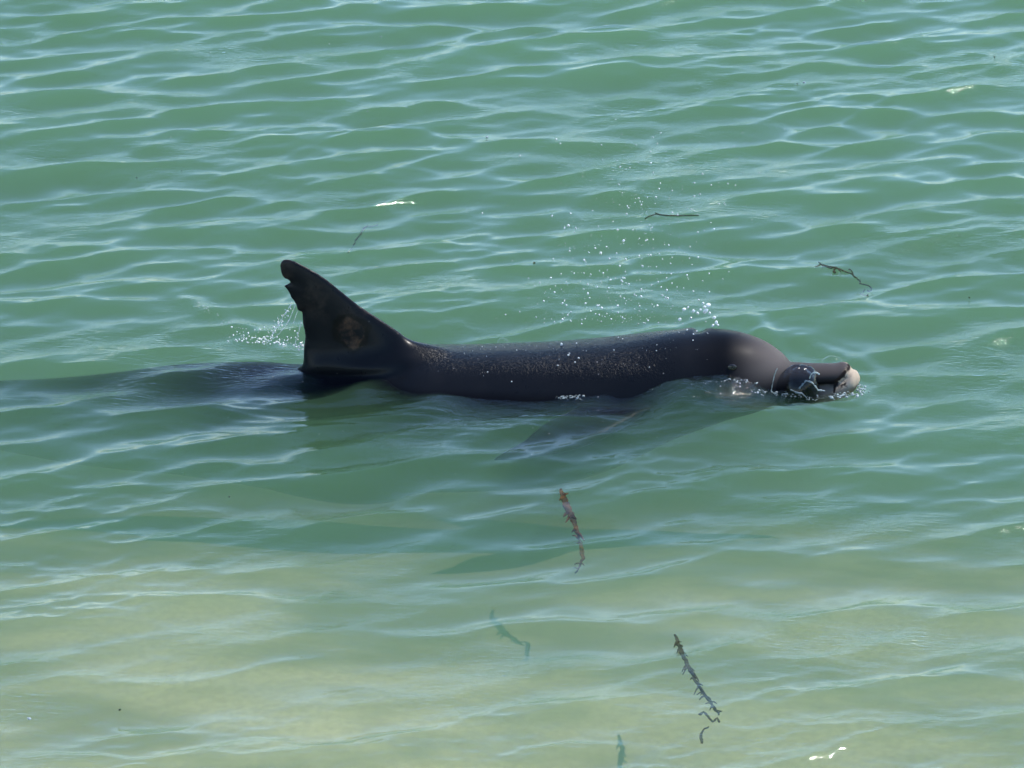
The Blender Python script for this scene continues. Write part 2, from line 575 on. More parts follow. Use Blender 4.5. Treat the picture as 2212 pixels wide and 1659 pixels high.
def build_dolphin():
    V, F = [], []
    def add(vf):
        o = len(V)
        V.extend(tuple(v) for v in vf[0]); F.extend(tuple(i + o for i in f) for f in vf[1])
    us = list(np.linspace(-500, 1560, 90)) + list(np.linspace(1570, 1722, 30))
    add(loft([section(u) for u in us], low=lambda u: interp([(-100, 0.95), (400, 0.75), (700, 0.66), (1300, 0.60), (1460, 0.48), (1560, 0.42), (1722, 0.5)], u)))
    # upper jaw: dark, blunt, tip turned up a little
    def jaw(tab):
        out = []
        n = 40
        for i in range(n + 1):
            u = tab[0][0] + (tab[-1][0] - tab[0][0]) * (1 - (1 - i / n) ** 1.6)
            top = interp([(r[0], r[1]) for r in tab], u); a = interp([(r[0], r[2]) for r in tab], u)
            b = interp([(r[0], r[3]) for r in tab], u); y = interp([(r[0], r[4]) for r in tab], u)
            p = at_y(u, top, y)
            h = math.sqrt((a * math.sin(PITCH)) ** 2 + (b * math.cos(PITCH)) ** 2)
            out.append((Vector((p.x, y, p.z - h / math.cos(PITCH))), a, b))
        return out
    add(loft(jaw([(1640, 770, .060, .050, -.02), (1690, 780, .050, .036, -.02), (1725, 782, .043, .026, -.022), (1770, 784, .037, .021, -.024), (1805, 784, .033, .0195, -.026),
                  (1824, 781, .028, .018, -.024), (1834, 785, .020, .013, -.024), (1839, 793, .007, .006, -.024)]), 40))
    add(loft(jaw([(1650, 806, .050, .030, -.02), (1690, 812, .050, .030, -.02), (1740, 815, .046, .026, -.024), (1790, 814, .041, .024, -.030), (1820, 808, .037, .025, -.034),
                  (1840, 797, .031, .026, -.034), (1850, 799, .023, .020, -.030), (1855, 806, .013, .012, -.030), (1858, 814, .004, .004, -.030)]), 40))
    # dorsal fin: outline with the notched trailing edge
    z1 = [(300, 990), (300, 830), (320, 760), (327, 700), (320, 650), (308, 600), (303, 540), (303, 494), (276, 497), (262, 478), (257, 450), (238, 415), (214, 388), (202, 355),
          (183, 325), (157, 297), (188, 287), (214, 268), (192, 248), (165, 238), (146, 220), (133, 180), (127, 135), (135, 112), (152, 95), (190, 90), (240, 105), (330, 150), (420, 200),
          (500, 255), (580, 320), (660, 385), (740, 450), (830, 510), (900, 555), (1000, 620), (1100, 690), (1180, 733), (1250, 752), (1340, 766), (1460, 790), (1460, 990)]
    tox = lambda X: (660 + .31646 * X) * .86406
    toy = lambda Y: (620 + .31646 * Y) * .86406
    out = []
    fy = interp(SPINE_Y, 760)
    for X_, Y_ in z1:
        p = at_y(tox(X_), toy(Y_), interp(SPINE_Y, tox(X_)))
        out.append((p.x, p.z))
    # half thickness: lens from the edge, growing to the base, with a fillet into the back
    zb = at_y(760, 786, 0.04).z
    def fin_thick(s, t, d):
        uq = s / PX + 1106
        hgt = t - min(at_y(uq, interp(TOP, uq), interp(SPINE_Y, uq)).z - 0.006, zb + 0.05)
        T = 0.020 - 0.055 * max(hgt, 0)
        T = max(T, 0.0065)
        q = min(d / 0.055, 1.0)
        base = T * math.sqrt(max(0.0, 1 - (1 - q) ** 2)) + 0.0022
        return base + 0.035 * math.exp(-max(hgt, 0) / 0.022) * min(d / 0.03, 1)
    def fin_frame(s, t, h):
        u = s / PX + 1106
        return (s, interp(SPINE_Y, u) + h, t)
    add(blade(out, fin_frame, fin_thick))
    # flippers: near one swept back and down under the surface, far one mirrored
    fl = [(1420, 885), (1390, 900), (1355, 918), (1300, 948), (1250, 966), (1200, 978), (1130, 989), (1066, 993), (1095, 976), (1130, 958), (1158, 932), (1190, 910), (1230, 892), (1260, 880)]
    o3 = [at_y(u, v, -0.18 - (v - 900) / 92 * 0.165) for u, v in fl]
    org = o3[0].copy()
    e1 = (o3[7] - o3[0]).normalized()
    nn = Vector((0, 0, 0))
    for i in range(len(o3)):
        nn += (o3[i] - org).cross(o3[(i + 1) % len(o3)] - org)
    nn.normalize()
    e2 = nn.cross(e1)
    o2 = [((p - org).dot(e1), (p - org).dot(e2)) for p in o3]
    thk = lambda s, t, d: 0.013 * math.sqrt(max(0.0, 1 - (1 - min(d / 0.045, 1)) ** 2)) + 0.002
    add(blade(o2, lambda s, t, h: tuple(org + e1 * s + e2 * t + nn * h), thk))
    def far(s, t, h):
        q = org + e1 * s + e2 * t + nn * h
        return (q.x, -q.y * 0.8, q.z * 2.2 - 0.12)
    vv, ff = blade(o2, far, thk)
    add((vv, [tuple(reversed(f)) for f in ff]))
    # root of each flipper blends into the flank
    # flukes
    tail, _, _ = section(-440)
    fk = [(0.20, 0.0), (0.13, 0.035), (0.03, 0.16), (-0.06, 0.28), (-0.12, 0.315), (-0.125, 0.27), (-0.10, 0.15), (-0.105, 0.05), (-0.085, 0.0)]
    full = fk + [(s, -t) for s, t in fk[-2:0:-1]]
    add(blade(full, lambda s, t, h: (tail.x + s, tail.y + t - 0.16 * s * 0 , tail.z + h - 0.1 * abs(t) * 0), lambda s, t, d: 0.016 * math.sqrt(max(0.0, 1 - (1 - min(d / 0.06, 1)) ** 2)) + 0.002, 0.012))
    me = bpy.data.meshes.new('dolphin_raw')
    me.from_pydata(V, [], F)
    bm = bmesh.new(); bm.from_mesh(me)
    bmesh.ops.triangulate(bm, faces=bm.faces)
    bm.to_mesh(me); bm.free()
    ob = bpy.data.objects.new('dolphin_raw', me)
    col.objects.link(ob)
    r = ob.modifiers.new('r', 'REMESH'); r.mode = 'VOXEL'; r.voxel_size = 0.0029; r.use_smooth_shade = True
    s = ob.modifiers.new('s', 'SMOOTH'); s.factor = 0.5; s.iterations = 2
    dg = bpy.context.evaluated_depsgraph_get()
    res = bpy.data.meshes.new_from_object(ob.evaluated_get(dg))
    bpy.data.objects.remove(ob); bpy.data.meshes.remove(me)
    res.name = 'dolphin_body'
    # soften the roots of fin, flippers, beak and flukes into the body
    co = np.empty(len(res.vertices) * 3, np.float32); res.vertices.foreach_get('co', co); co = co.reshape(-1, 3)
    uu = co[:, 0] / PX + 1106
    grid_u = np.linspace(-500, 1722, 300)
    tab = np.array([[section(q)[0].y, section(q)[0].z, section(q)[1], section(q)[2]] for q in grid_u])
    sy = np.interp(uu, grid_u, tab[:, 0]); sz = np.interp(uu, grid_u, tab[:, 1])
    sa = np.interp(uu, grid_u, tab[:, 2]); sb = np.interp(uu, grid_u, tab[:, 3])
    rr = np.hypot((co[:, 1] - sy) / sa, (co[:, 2] - sz) / sb)
    topz = sz + sb
    wgt = ((1 - smst(np.abs(co[:, 2] - topz - 0.006), 0.018, 0.06)) * (1 - smst(np.abs(co[:, 1] - sy), 0.05, 0.10))
           * smst(uu, 600, 650) * (1 - smst(uu, 960, 1010)))
    fl_w = smst(uu, 1180, 1240) * (1 - smst(uu, 1420, 1450)) * (1 - smst(rr, 1.06, 1.2)) * (co[:, 2] < -0.01) * (co[:, 2] > -0.25)
    beak = np.exp(-((uu - 1706) / 10) ** 2) * 0.04
    allb = 0.55 * (rr < 1.04) * (uu < 1690)
    wgt = np.clip(np.maximum(np.maximum(np.maximum(wgt, fl_w), beak), allb), 0, 1)[:, None] * 0.6
    ed = np.empty(len(res.edges) * 2, np.int32); res.edges.foreach_get('vertices', ed); ed = ed.reshape(-1, 2)
    deg = np.bincount(ed.ravel(), minlength=len(co)).astype(np.float32)[:, None]
    act = np.nonzero(wgt[:, 0] > 0.01)[0]
    mask = np.zeros(len(co), bool); mask[act] = True
    em = ed[mask[ed[:, 0]] | mask[ed[:, 1]]]
    for _ in range(110):
        acc = np.stack([np.bincount(em[:, 0], co[em[:, 1], k], len(co)) + np.bincount(em[:, 1], co[em[:, 0], k], len(co)) for k in range(3)], -1)
        co[act] += wgt[act] * (acc[act] / deg[act] - co[act])
    res.vertices.foreach_set('co', co.astype(np.float32).ravel())
    # blowhole: a crescent slit pressed into the top of the head, with a raised lip behind it
    co = np.empty(len(res.vertices) * 3, np.float32); res.vertices.foreach_get('co', co); co = co.reshape(-1, 3)
    c, a, b = section(1516)
    sel = co[:, 2] > c.z + 0.5 * b
    dx = co[:, 0] - c.x; dy = co[:, 1] - c.y - 0.05
    slit = np.exp(-((dx + 5 * dy * dy) / 0.009) ** 2 - (dy / 0.036) ** 4)
    lip = np.exp(-((dx + 0.022) / 0.016) ** 2 - (dy / 0.032) ** 2) + 0.6 * np.exp(-((dx - 0.02) / 0.014) ** 2 - (dy / 0.03) ** 2)
    co[:, 2] += np.where(sel, -0.011 * slit + 0.0035 * lip, 0)
    # a shallow fold line of the neck and soft unevenness
    res.vertices.foreach_set('co', co.ravel())
    res.polygons.foreach_set('use_smooth', np.ones(len(res.polygons), bool))
    res.update()
    return res

def dolphin_material(origin):
    m, n, out = mat('dolphin_skin')
    tc = n.nodes.new('ShaderNodeTexCoord')
    P = tc.outputs['Object']
    sp = node(n, 'ShaderNodeSeparateXYZ'); L(n, P, sp.inputs[0])
    X, Y, Z = sp.outputs
    def px(u): return (u - 1106) * PX - origin.x
    base = mixc(n, noise(n, P, 9, 5, 0.6), (0.0028, 0.0036, 0.006), (0.008, 0.0085, 0.010))
    # pale belly
    zf = math_node(n, 'MULTIPLY_ADD', noise(n, P, 6, 3), 0.05, Z)
    belly = smooth(n, zf, -0.22 - origin.z, -0.31 - origin.z)
    base = mixc(n, belly, base, (0.30, 0.28, 0.27))
    # melon a little browner and paler
    mel = math_node(n, 'MULTIPLY', smooth(n, X, px(1560), px(1690)), smooth(n, Z, 0.0 - origin.z, 0.06 - origin.z))
    base = mixc(n, math_node(n, 'MULTIPLY', mel, 0.7), base, (0.15, 0.128, 0.118))
    # worn pale jaw tips, patchy, split by the dark mouth line
    nz = noise(n, P, 55, 5, 0.7)
    xt = math_node(n, 'MULTIPLY_ADD', math_node(n, 'SUBTRACT', nz, 0.5), 0.09, X)
    xt = math_node(n, 'MULTIPLY_ADD', math_node(n, 'SUBTRACT', 0.03 - origin.z, Z), 0.55, xt)
    tip = smooth(n, xt, px(1818), px(1836))
    base = mixc(n, tip, base, (0.42, 0.33, 0.24))
    ljx = math_node(n, 'MULTIPLY', smooth(n, X, px(1745), px(1790)), smooth(n, Z, 0.004 - origin.z, -0.006 - origin.z))
    base = mixc(n, math_node(n, 'MULTIPLY', ljx, 0.8), base, (0.20, 0.165, 0.13))
    # dark line of the mouth and of the blowhole
    def seg(p0, p1, wid):
        v = p1 - p0
        ln = v.length
        dx, dz = v.x / ln, v.z / ln
        rx = math_node(n, 'SUBTRACT', X, p0.x - origin.x); rz = math_node(n, 'SUBTRACT', Z, p0.z - origin.z)
        t = math_node(n, 'ADD', math_node(n, 'MULTIPLY', rx, dx), math_node(n, 'MULTIPLY', rz, dz))
        t = math_node(n, 'MINIMUM', math_node(n, 'MAXIMUM', t, 0.0), ln)
        ex = math_node(n, 'SUBTRACT', rx, math_node(n, 'MULTIPLY', t, dx)); ez = math_node(n, 'SUBTRACT', rz, math_node(n, 'MULTIPLY', t, dz))
        dd = math_node(n, 'SQRT', math_node(n, 'ADD', math_node(n, 'MULTIPLY', ex, ex), math_node(n, 'MULTIPLY', ez, ez)))
        dd = math_node(n, 'MULTIPLY_ADD', math_node(n, 'SUBTRACT', nz, 0.5), 0.006, dd)
        return smooth(n, dd, wid, wid * 0.35)
    mouth = [at_y(1840, 795, -.045), at_y(1826, 806, -.055), at_y(1808, 822, -.06), at_y(1800, 846, -.06)]
    for i in range(3):
        base = mixc(n, math_node(n, 'MULTIPLY', seg(mouth[i], mouth[i + 1], (0.0065, 0.006, 0.004)[i]), 1.0), base, (0.02, 0.015, 0.013))
    # old round scar on the fin
    d = node(n, 'ShaderNodeVectorMath', operation='DISTANCE')
    sw = mixv = node(n, 'ShaderNodeVectorMath', operation='ADD')
    nn = node(n, 'ShaderNodeTexNoise'); nn.inputs['Scale'].default_value = 22; L(n, P, nn.inputs['Vector'])
    sc_ = node(n, 'ShaderNodeVectorMath', operation='MULTIPLY_ADD')
    L(n, nn.outputs['Color'], sc_.inputs[0]); sc_.inputs[1].default_value = (.05, 0, .05); L(n, P, sc_.inputs[2])
    scar_c = at_y(757, 712, 0.03)
    s2 = node(n, 'ShaderNodeVectorMath', operation='MULTIPLY'); s2.inputs[1].default_value = (1, 0.0, 0.92)
    L(n, sc_.outputs[0], s2.inputs[0])
    L(n, s2.outputs[0], d.inputs[0]); d.inputs[1].default_value = (scar_c.x - origin.x + .025, 0, (scar_c.z - origin.z + .025) * .92)
    inner = smooth(n, d.outputs['Value'], 0.040, 0.030)
    ring = math_node(n, 'MULTIPLY', smooth(n, d.outputs['Value'], 0.030, 0.036), smooth(n, d.outputs['Value'], 0.046, 0.040))
    base = mixc(n, math_node(n, 'MULTIPLY', inner, math_node(n, 'MULTIPLY', smooth(n, noise(n, P, 45, 5, 0.7), 0.35, 0.7), 0.85)), base, (0.075, 0.04, 0.024))
    base = mixc(n, math_node(n, 'MULTIPLY', ring, 0.8), base, (0.002, 0.002, 0.002))
    # brown film on the fin
    fm = math_node(n, 'MULTIPLY', smooth(n, Z, 0.10 - origin.z, 0.16 - origin.z), smooth(n, noise(n, P, 14, 5, 0.65), 0.45, 0.7))
    base = mixc(n, math_node(n, 'MULTIPLY', fm, 0.45), base, (0.06, 0.044, 0.034))
    # pale nicks
    vor = node(n, 'ShaderNodeTexVoronoi'); vor.inputs['Scale'].default_value = 38; L(n, P, vor.inputs['Vector'])
    nick = math_node(n, 'MULTIPLY', smooth(n, vor.outputs['Distance'], 0.085, 0.05), smooth(n, noise(n, P, 5, 2), 0.5, 0.6))
    base = mixc(n, math_node(n, 'MULTIPLY', nick, 0.6), base, (0.28, 0.26, 0.25))
    p = node(n, 'ShaderNodeBsdfPrincipled')
    L(n, base, p.inputs['Base Color'])
    # wet, grainy back: pebbled water film behind the fin root up to the blowhole
    back = math_node(n, 'MULTIPLY', smooth(n, X, px(880), px(960)), smooth(n, X, px(1500), px(1330)))
    back = math_node(n, 'MULTIPLY', back, smooth(n, Z, 0.025 - origin.z, 0.06 - origin.z))
    rs = mapped(n, P, (1.0, 0.75, 0.75))
    g1 = noise(n, rs, 190, 4, 0.6, 0.8)
    g2 = noise(n, P, 240, 3, 0.6)
    hgt = math_node(n, 'MULTIPLY', math_node(n, 'MULTIPLY_ADD', g2, 0.3, g1), math_node(n, 'MULTIPLY_ADD', back, 0.9, 0.06))
    bp = node(n, 'ShaderNodeBump'); bp.inputs['Strength'].default_value = 1.0; bp.inputs['Distance'].default_value = 0.0024
    L(n, hgt, bp.inputs['Height'])
    # transverse wrinkles where the fin meets the back
    L(n, bp.outputs[0], p.inputs['Normal'])
    rg = math_node(n, 'MULTIPLY_ADD', noise(n, P, 30, 4), 0.22, 0.20)
    rg = math_node(n, 'MULTIPLY_ADD', mel, 0.26, rg)
    rg = math_node(n, 'MULTIPLY_ADD', back, -0.08, rg)
    L(n, rg, p.inputs['Roughness'])
    # no air-to-skin gloss below the water level
    hd = smooth(n, X, px(1470), px(1560))
    spl = math_node(n, 'MULTIPLY', smooth(n, Z, -0.002 - origin.z, 0.016 - origin.z, 0.015, 0.13), math_node(n, 'MULTIPLY_ADD', hd, -0.75, 1.0))
    L(n, spl, p.inputs['Specular IOR Level'])
    L(n, p.outputs[0], out.inputs['Surface'])
    return m

body_me = build_dolphin()
orig = Vector((0.0, 0.0, -0.12))
dolphin = bpy.data.objects.new('dolphin', None)
col.objects.link(dolphin)
dolphin.location = orig
tag(dolphin, 'dark grey dolphin with ragged dorsal fin and pale worn snout tip at the surface', 'dolphin')
body_me.transform(Matrix.Translation(-orig))
body = link('body', body_me, dolphin_material(orig), dolphin)

# eye just behind the corner of the mouth
def eye():
    c, a, b = section(1578)
    me = bpy.data.meshes.new('eye')
    bm = bmesh.new()
    bmesh.ops.create_uvsphere(bm, u_segments=20, v_segments=14, radius=0.011)
    for v in bm.verts:
        v.co.y *= 0.55; v.co.z *= 0.8
        if v.co.z > 0.004: v.co.y -= 0.001
    bm.to_mesh(me); bm.free()
    for pl in me.polygons: pl.use_smooth = True
    m, n, out = mat('eye'); p = node(n, 'ShaderNodeBsdfPrincipled')
    tc = n.nodes.new('ShaderNodeTexCoord')
    L(n, mixc(n, noise(n, tc.outputs['Object'], 80), (0.006, 0.005, 0.005), (0.02, 0.016, 0.014)), p.inputs['Base Color'])
    p.inputs['Roughness'].default_value = 0.08
    L(n, p.outputs[0], out.inputs['Surface'])
    t = math.radians(180 - 44)
    link('eye', me, m, dolphin, Vector((c.x, c.y + (a - 0.001) * math.cos(t), c.z + (b - 0.002) * math.sin(t))) - orig)
eye()


# ------------------------------------------------------------------ water in the air: drops, spray, froth
CLEAR = film_material('bubble_film', rough=0.05)
DROP = drop_material()
FOAM = foam_material()
FILM = film_material('water_film', rough=0.11, base=0.0, tint=(0.62, 0.66, 0.72, 1))  # dark tint stands in for the dome's lensing and dark reflections

def ico(sub=2):
    bm = bmesh.new()
    bmesh.ops.create_icosphere(bm, subdivisions=sub, radius=1.0)
    V = np.array([v.co for v in bm.verts]); F = np.array([[v.index for v in f.verts] for f in bm.faces])
    bm.free()
    return V, F
ICO1, ICO2 = ico(1), ico(2)

def blobs(name, items, m, base=ICO1):
    """items: (point, radius, stretch vector)"""
    VV, FF, o = [], [], 0
    for p, r, st in items:
        V = base[0] * r * np.asarray(st) * (1 + 0.12 * rng.normal(size=(len(base[0]), 1)) * (base is ICO1))
        a = rng.uniform(0, 6.28)
        R = np.array([[math.cos(a), -math.sin(a), 0], [math.sin(a), math.cos(a), 0], [0, 0, 1]])
        VV.append(V @ R.T + np.array(p)); FF.append(base[1] + o); o += len(V)
    me = mesh_np(name, np.concatenate(VV), np.concatenate(FF))
    return link(name, me, m)

def st():
    return (random.uniform(.7, 1.3), random.uniform(.7, 1.3), random.uniform(.7, 1.4))

# the blow: fine drops rising above the back
items = []
for _ in range(620):
    q = random.random()
    v = 700 - 430 * q ** 1.35
    u = random.gauss(1330 + 60 * (1 - q) * random.choice((-1, 1)) + 60 * q, 95 + 35 * q)
    if v < 360 and random.random() < 0.5: continue
    r = (0.7 + 1.5 * random.random() ** 3) * PX * 1.05 * (1.15 - 0.4 * q)
    items.append((at_y(u, v, random.uniform(0.02, 0.22)), r, st()))
tag(blobs('spray', items, DROP), 'fine spray of tiny drops hanging above the dolphin back', 'spray', kind='stuff')

# the larger drops of the blow, one by one
big = [(1298, 547, 5), (1286, 536, 3.4), (1262, 562, 3.6), (1303, 590, 3.6), (1347, 520, 3.6), (1349, 601, 3.4), (1270, 634, 3.6), (1228, 487, 4.2), (1215, 690, 3.8), (1300, 665, 4),
       (1345, 600, 3), (1388, 575, 3), (1272, 545, 2.8), (1310, 533, 2.8), (1406, 352, 2.6), (1420, 310, 2.4), (1340, 360, 2.6), (1500, 395, 2.4), (1265, 655, 3), (1385, 640, 3),
       (1215, 655, 2.6), (1290, 620, 2.6), (1340, 640, 2.4), (1190, 600, 2.4), (1240, 590, 2.6), (1420, 660, 2.8), (1355, 445, 2.6), (1280, 455, 2.4), (1395, 520, 2.4), (1440, 600, 2.4)]
meshes = []
for k in range(4):
    V = ICO2[0] * (1 + 0.10 * np.sin(ICO2[0] @ rng.normal(size=3) * 3 + k))[:, None] * np.array(st())
    meshes.append(mesh_np('water_droplet', V, ICO2[1]))
    meshes[-1].materials.append(DROP)
def drop(u, v, r, y, label, group):
    o = bpy.data.objects.new('water_droplet', random.choice(meshes))
    col.objects.link(o)
    o.location = at_y(u, v, y)
    k = r * PX * 0.72
    o.scale = (k, k, k)
    o.rotation_euler = (random.uniform(0, 6), random.uniform(0, 6), random.uniform(0, 6))
    tag(o, label, 'droplet', group)
for u, v, r in big:
    drop(u, v, r, random.uniform(0.03, 0.16), 'clear water droplet flung up above the middle of the dolphin back', 'larger droplets above the back')
for u, v, r in [(1478, 668, 5), (1486, 664, 4), (1498, 672, 6), (1507, 676, 5), (1513, 669, 4), (1522, 663, 5), (1530, 659, 6), (1524, 672, 7), (1533, 676, 4.5), (1543, 686, 6), (1547, 697, 5), (1551, 702, 4),
                (1468, 690, 5), (1519, 655, 4), (1540, 703, 3.6)]:
    drop(u, v, r, random.uniform(0.02, 0.06), 'bright water droplet in the cluster just above the blowhole', 'droplets over the blowhole')

# water running off the trailing edge of the fin
def tube(path, rad, n=8):
    V, F = [], []
    for i, p in enumerate(path):
        a = path[max(i - 1, 0)]; b = path[min(i + 1, len(path) - 1)]
        d = (b - a).normalized()
        e1 = d.cross(Vector((0.3, 1, 0.2))).normalized(); e2 = d.cross(e1)
        for k in range(n):
            t = 2 * math.pi * k / n
            V.append(tuple(p + (e1 * math.cos(t) + e2 * math.sin(t)) * rad[i]))
    m = len(path)
    for i in range(m - 1):
        for k in range(n):
            F.append((i * n + k, i * n + (k + 1) % n, (i + 1) * n + (k + 1) % n, (i + 1) * n + k))
    F.append(tuple(range(n - 1, -1, -1))); F.append(tuple((m - 1) * n + k for k in range(n)))
    return V, F
def tube_obj(name, paths, m, parent=None):
    V, F = [], []
    for path, rad in paths:
        v, f = tube(path, rad)
        o = len(V); V += v; F += [tuple(i + o for i in q) for q in f]
    me = bpy.data.meshes.new(name); me.from_pydata(V, [], F)
    for p in me.polygons: p.use_smooth = True
    return link(name, me, m, parent)
def beaded(pts, r, step=4, wob=0.5):
    """a thread of water through 3D points, beading as it runs"""
    out, rad = [], []
    for i in range(len(pts) - 1):
        k = max(2, int((pts[i + 1] - pts[i]).length / (step * PX)))
        for j in range(k):
            out.append(pts[i].lerp(pts[i + 1], j / k) + Vector((random.uniform(-1, 1), random.uniform(-1, 1), random.uniform(-1, 1))) * PX * 0.6)
            rad.append(r * PX * (1 + wob * random.uniform(-1, 1)))
    out.append(pts[-1]); rad.append(r * PX * 0.5)
    return out, rad
fy = 0.05
for a, lab in ((((630, 652), (622, 668), (611, 684), (600, 704), (588, 722)), 'longest thin trickle of water falling from the fin notch'),
               (((644, 668), (639, 682), (633, 700)), 'short thin trickle of water below the lower fin notch'),
               (((637, 660), (628, 684), (616, 706), (598, 726), (574, 742)), 'thin arc of water curving back from the fin edge to the surface'),
               (((651, 696), (646, 714), (640, 732), (636, 748)), 'thin trickle of water running down beside the fin base')):
    pts = [at_y(u, v, fy) for u, v in a]
    tag(tube_obj('water_trickle', [beaded(pts, 0.7)], DROP), lab, 'trickle')
items = []
for _ in range(80):
    t = random.random()
    u, v = 628 + (570 - 628) * t, 665 + (738 - 665) * t
    items.append((at_y(u + random.gauss(0, 4), v + random.gauss(0, 5), fy + random.uniform(-.02, .02)), random.uniform(.7, 2.0) * PX, st()))
for _ in range(110):
    u = random.uniform(490, 655); v = 752 - abs(random.gauss(0, 16)) - (655 - u) * 0.08
    items.append((at_y(u, v, fy + random.uniform(-.02, .05)), random.uniform(.7, 2.4) * PX, st()))
for _ in range(8):
    items.append((at_y(random.gauss(650, 4), random.gauss(748, 6), fy), random.uniform(2, 3.4) * PX, st()))
for _ in range(40):
    t = random.random()
    p = on_water(400 + 130 * t + random.gauss(0, 6), 642 + 72 * t + random.gauss(0, 4), 0.001)
    items.append((p, random.uniform(.5, 1.1) * PX, st()))
tag(blobs('fin_splash', items, DROP), 'scattered drops splashing off the trailing edge of the dorsal fin', 'splash', kind='stuff')

# froth along the waterline
def froth(name, spec, label, m=FOAM):
    items = []
    for (u0, v0, u1, v1, n, sp, r0, r1) in spec:
        for _ in range(n):
            t = random.random()
            p = on_water(u0 + (u1 - u0) * t + random.gauss(0, sp), v0 + (v1 - v0) * t + random.gauss(0, sp * 0.55), 0.001)
            r = (r0 + (r1 - r0) * random.random() ** 2.5) * PX
            items.append((p, r, (random.uniform(.8, 1.6), random.uniform(.8, 1.3), random.uniform(.5, .9))))
    tag(blobs(name, items, m), label, 'froth', kind='stuff')
froth('froth', [(1185, 856, 1262, 856, 90, 6, .8, 3.0), (1200, 848, 1245, 848, 40, 4, .8, 3.2)], 'patch of bubbly froth against the middle of the flank')
froth('froth', [(1020, 843, 1100, 852, 50, 3, .6, 1.6), (960, 833, 1020, 843, 16, 3, .5, 1.2)], 'thin line of froth on the flank below the fin', FOAM)
froth('froth', [(1380, 846, 1450, 822, 90, 3, .6, 1.8), (1440, 822, 1520, 803, 110, 4, .6, 2.6), (1510, 803, 1610, 799, 150, 5, .6, 3.0), (1560, 815, 1660, 822, 90, 11, .6, 2.6), (1600, 802, 1650, 806, 50, 5, 1, 3.2), (1480, 822, 1580, 830, 30, 8, .5, 1.6)],
      'ragged froth where the bow water laps the cheek')
froth('froth', [(1630, 846, 1690, 850, 40, 6, .6, 3.0), (1690, 852, 1730, 856, 30, 5, .6, 2.6), (1730, 858, 1785, 862, 34, 6, .6, 2.6)], 'bright froth under the water dome beside the beak')
froth('froth', [(1795, 856, 1862, 850, 90, 7, .8, 3.4), (1852, 830, 1864, 848, 50, 4, .8, 3.4)], 'white froth round the pale snout tip')

# ------------------------------------------------------------------ domes of water film
def dome(u, v, ru, rv, y, label, name='water_dome', squash=0.8, lean=0.0, noisy=0.05):
    c = at_y(u, v, y)
    V, F = [], []
    nu, nv = 40, 14
    ph = [random.uniform(0, 6.28) for _ in range(4)]
    for j in range(nv + 1):
        b = math.pi / 2 * j / nv
        for i in range(nu):
            a = 2 * math.pi * i / nu
            k = 1 + noisy * (math.sin(3 * a + ph[0]) * math.cos(b) + 0.6 * math.sin(5 * a + 3 * b + ph[1]))
            V.append((ru * PX * k * math.cos(a) * math.cos(b) + lean * PX * math.sin(b), ru * PX * squash * k * math.sin(a) * math.cos(b), rv * PX * 1.08 * math.sin(b) * k))
    for j in range(nv):
        for i in range(nu):
            F.append((j * nu + i, j * nu + (i + 1) % nu, (j + 1) * nu + (i + 1) % nu, (j + 1) * nu + i))
    me = bpy.data.meshes.new('film'); me.from_pydata(V, [], F)
    for p in me.polygons: p.use_smooth = True
    root = bpy.data.objects.new(name, None); col.objects.link(root); root.location = c
    tag(root, label, 'water dome' if name == 'water_dome' else 'bubble')
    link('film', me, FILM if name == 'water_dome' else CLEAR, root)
    return root, c
zx = lambda X: (1650 + .24864 * X) * .86406
zy = lambda Y: (740 + .24864 * Y) * .86406
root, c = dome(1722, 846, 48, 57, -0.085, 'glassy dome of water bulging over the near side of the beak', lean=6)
def rim(path, r):
    pts = [at_y(zx(a), zy(b), -0.11 + 0.0 * a) - c for a, b in path]
    tube_obj('rim', [beaded(pts, r, 3, 0.6)], FOAM, root)
rim([(1605, 785), (1570, 768), (1535, 770), (1515, 800), (1505, 830)], 1.4)
rim([(1400, 930), (1430, 895), (1470, 850), (1530, 870), (1560, 905), (1590, 945), (1660, 955)], 1.5)
rim([(1310, 940), (1370, 970), (1430, 980), (1480, 1030)], 1.7)
rim([(1178, 725), (1150, 800), (1132, 880), (1118, 950), (1150, 985), (1185, 990)], 0.8)
dome(1797, 786, 25, 17, 0.03, 'thin clear bubble arching behind the beak top', 'bubble', 0.7, noisy=0.03)
dome(1086, 744, 14, 14, 0.10, 'small clear round bubble resting behind the dark back', 'bubble', 1.0, noisy=0.0)

# ------------------------------------------------------------------ seaweed and flecks afloat
BROWN = weed_material('brown_weed', (0.12, 0.06, 0.018), (0.03, 0.02, 0.012))
GREENW = weed_material('green_weed', (0.025, 0.036, 0.018), (0.05, 0.055, 0.025))
def ribbon(path, widths, thick=0.0012):
    """flat blade of weed with a ragged edge: four verts per step"""
    V, F = [], []
    for i, p in enumerate(path):
        a = path[max(i - 1, 0)]; b = path[min(i + 1, len(path) - 1)]
        d = (b - a); d.z = 0
        d = d.normalized() if d.length > 1e-6 else Vector((1, 0, 0))
        e = Vector((-d.y, d.x, 0.0))
        wl = widths[i] * random.uniform(.7, 1.3); wr = widths[i] * random.uniform(.7, 1.3)
        for q in (p + e * wl, p - e * wr):
            V.append((q.x, q.y, q.z + thick)); V.append((q.x, q.y, q.z - thick))
    for i in range(len(path) - 1):
        o, k = i * 4, i * 4 + 4
        F += [(o, o + 2, k + 2, k), (o + 3, o + 1, k + 1, k + 3), (o + 1, o, k, k + 1), (o + 2, o + 3, k + 3, k + 2)]
    F += [(0, 1, 3, 2), (len(V) - 4, len(V) - 2, len(V) - 1, len(V) - 3)]
    return V, F
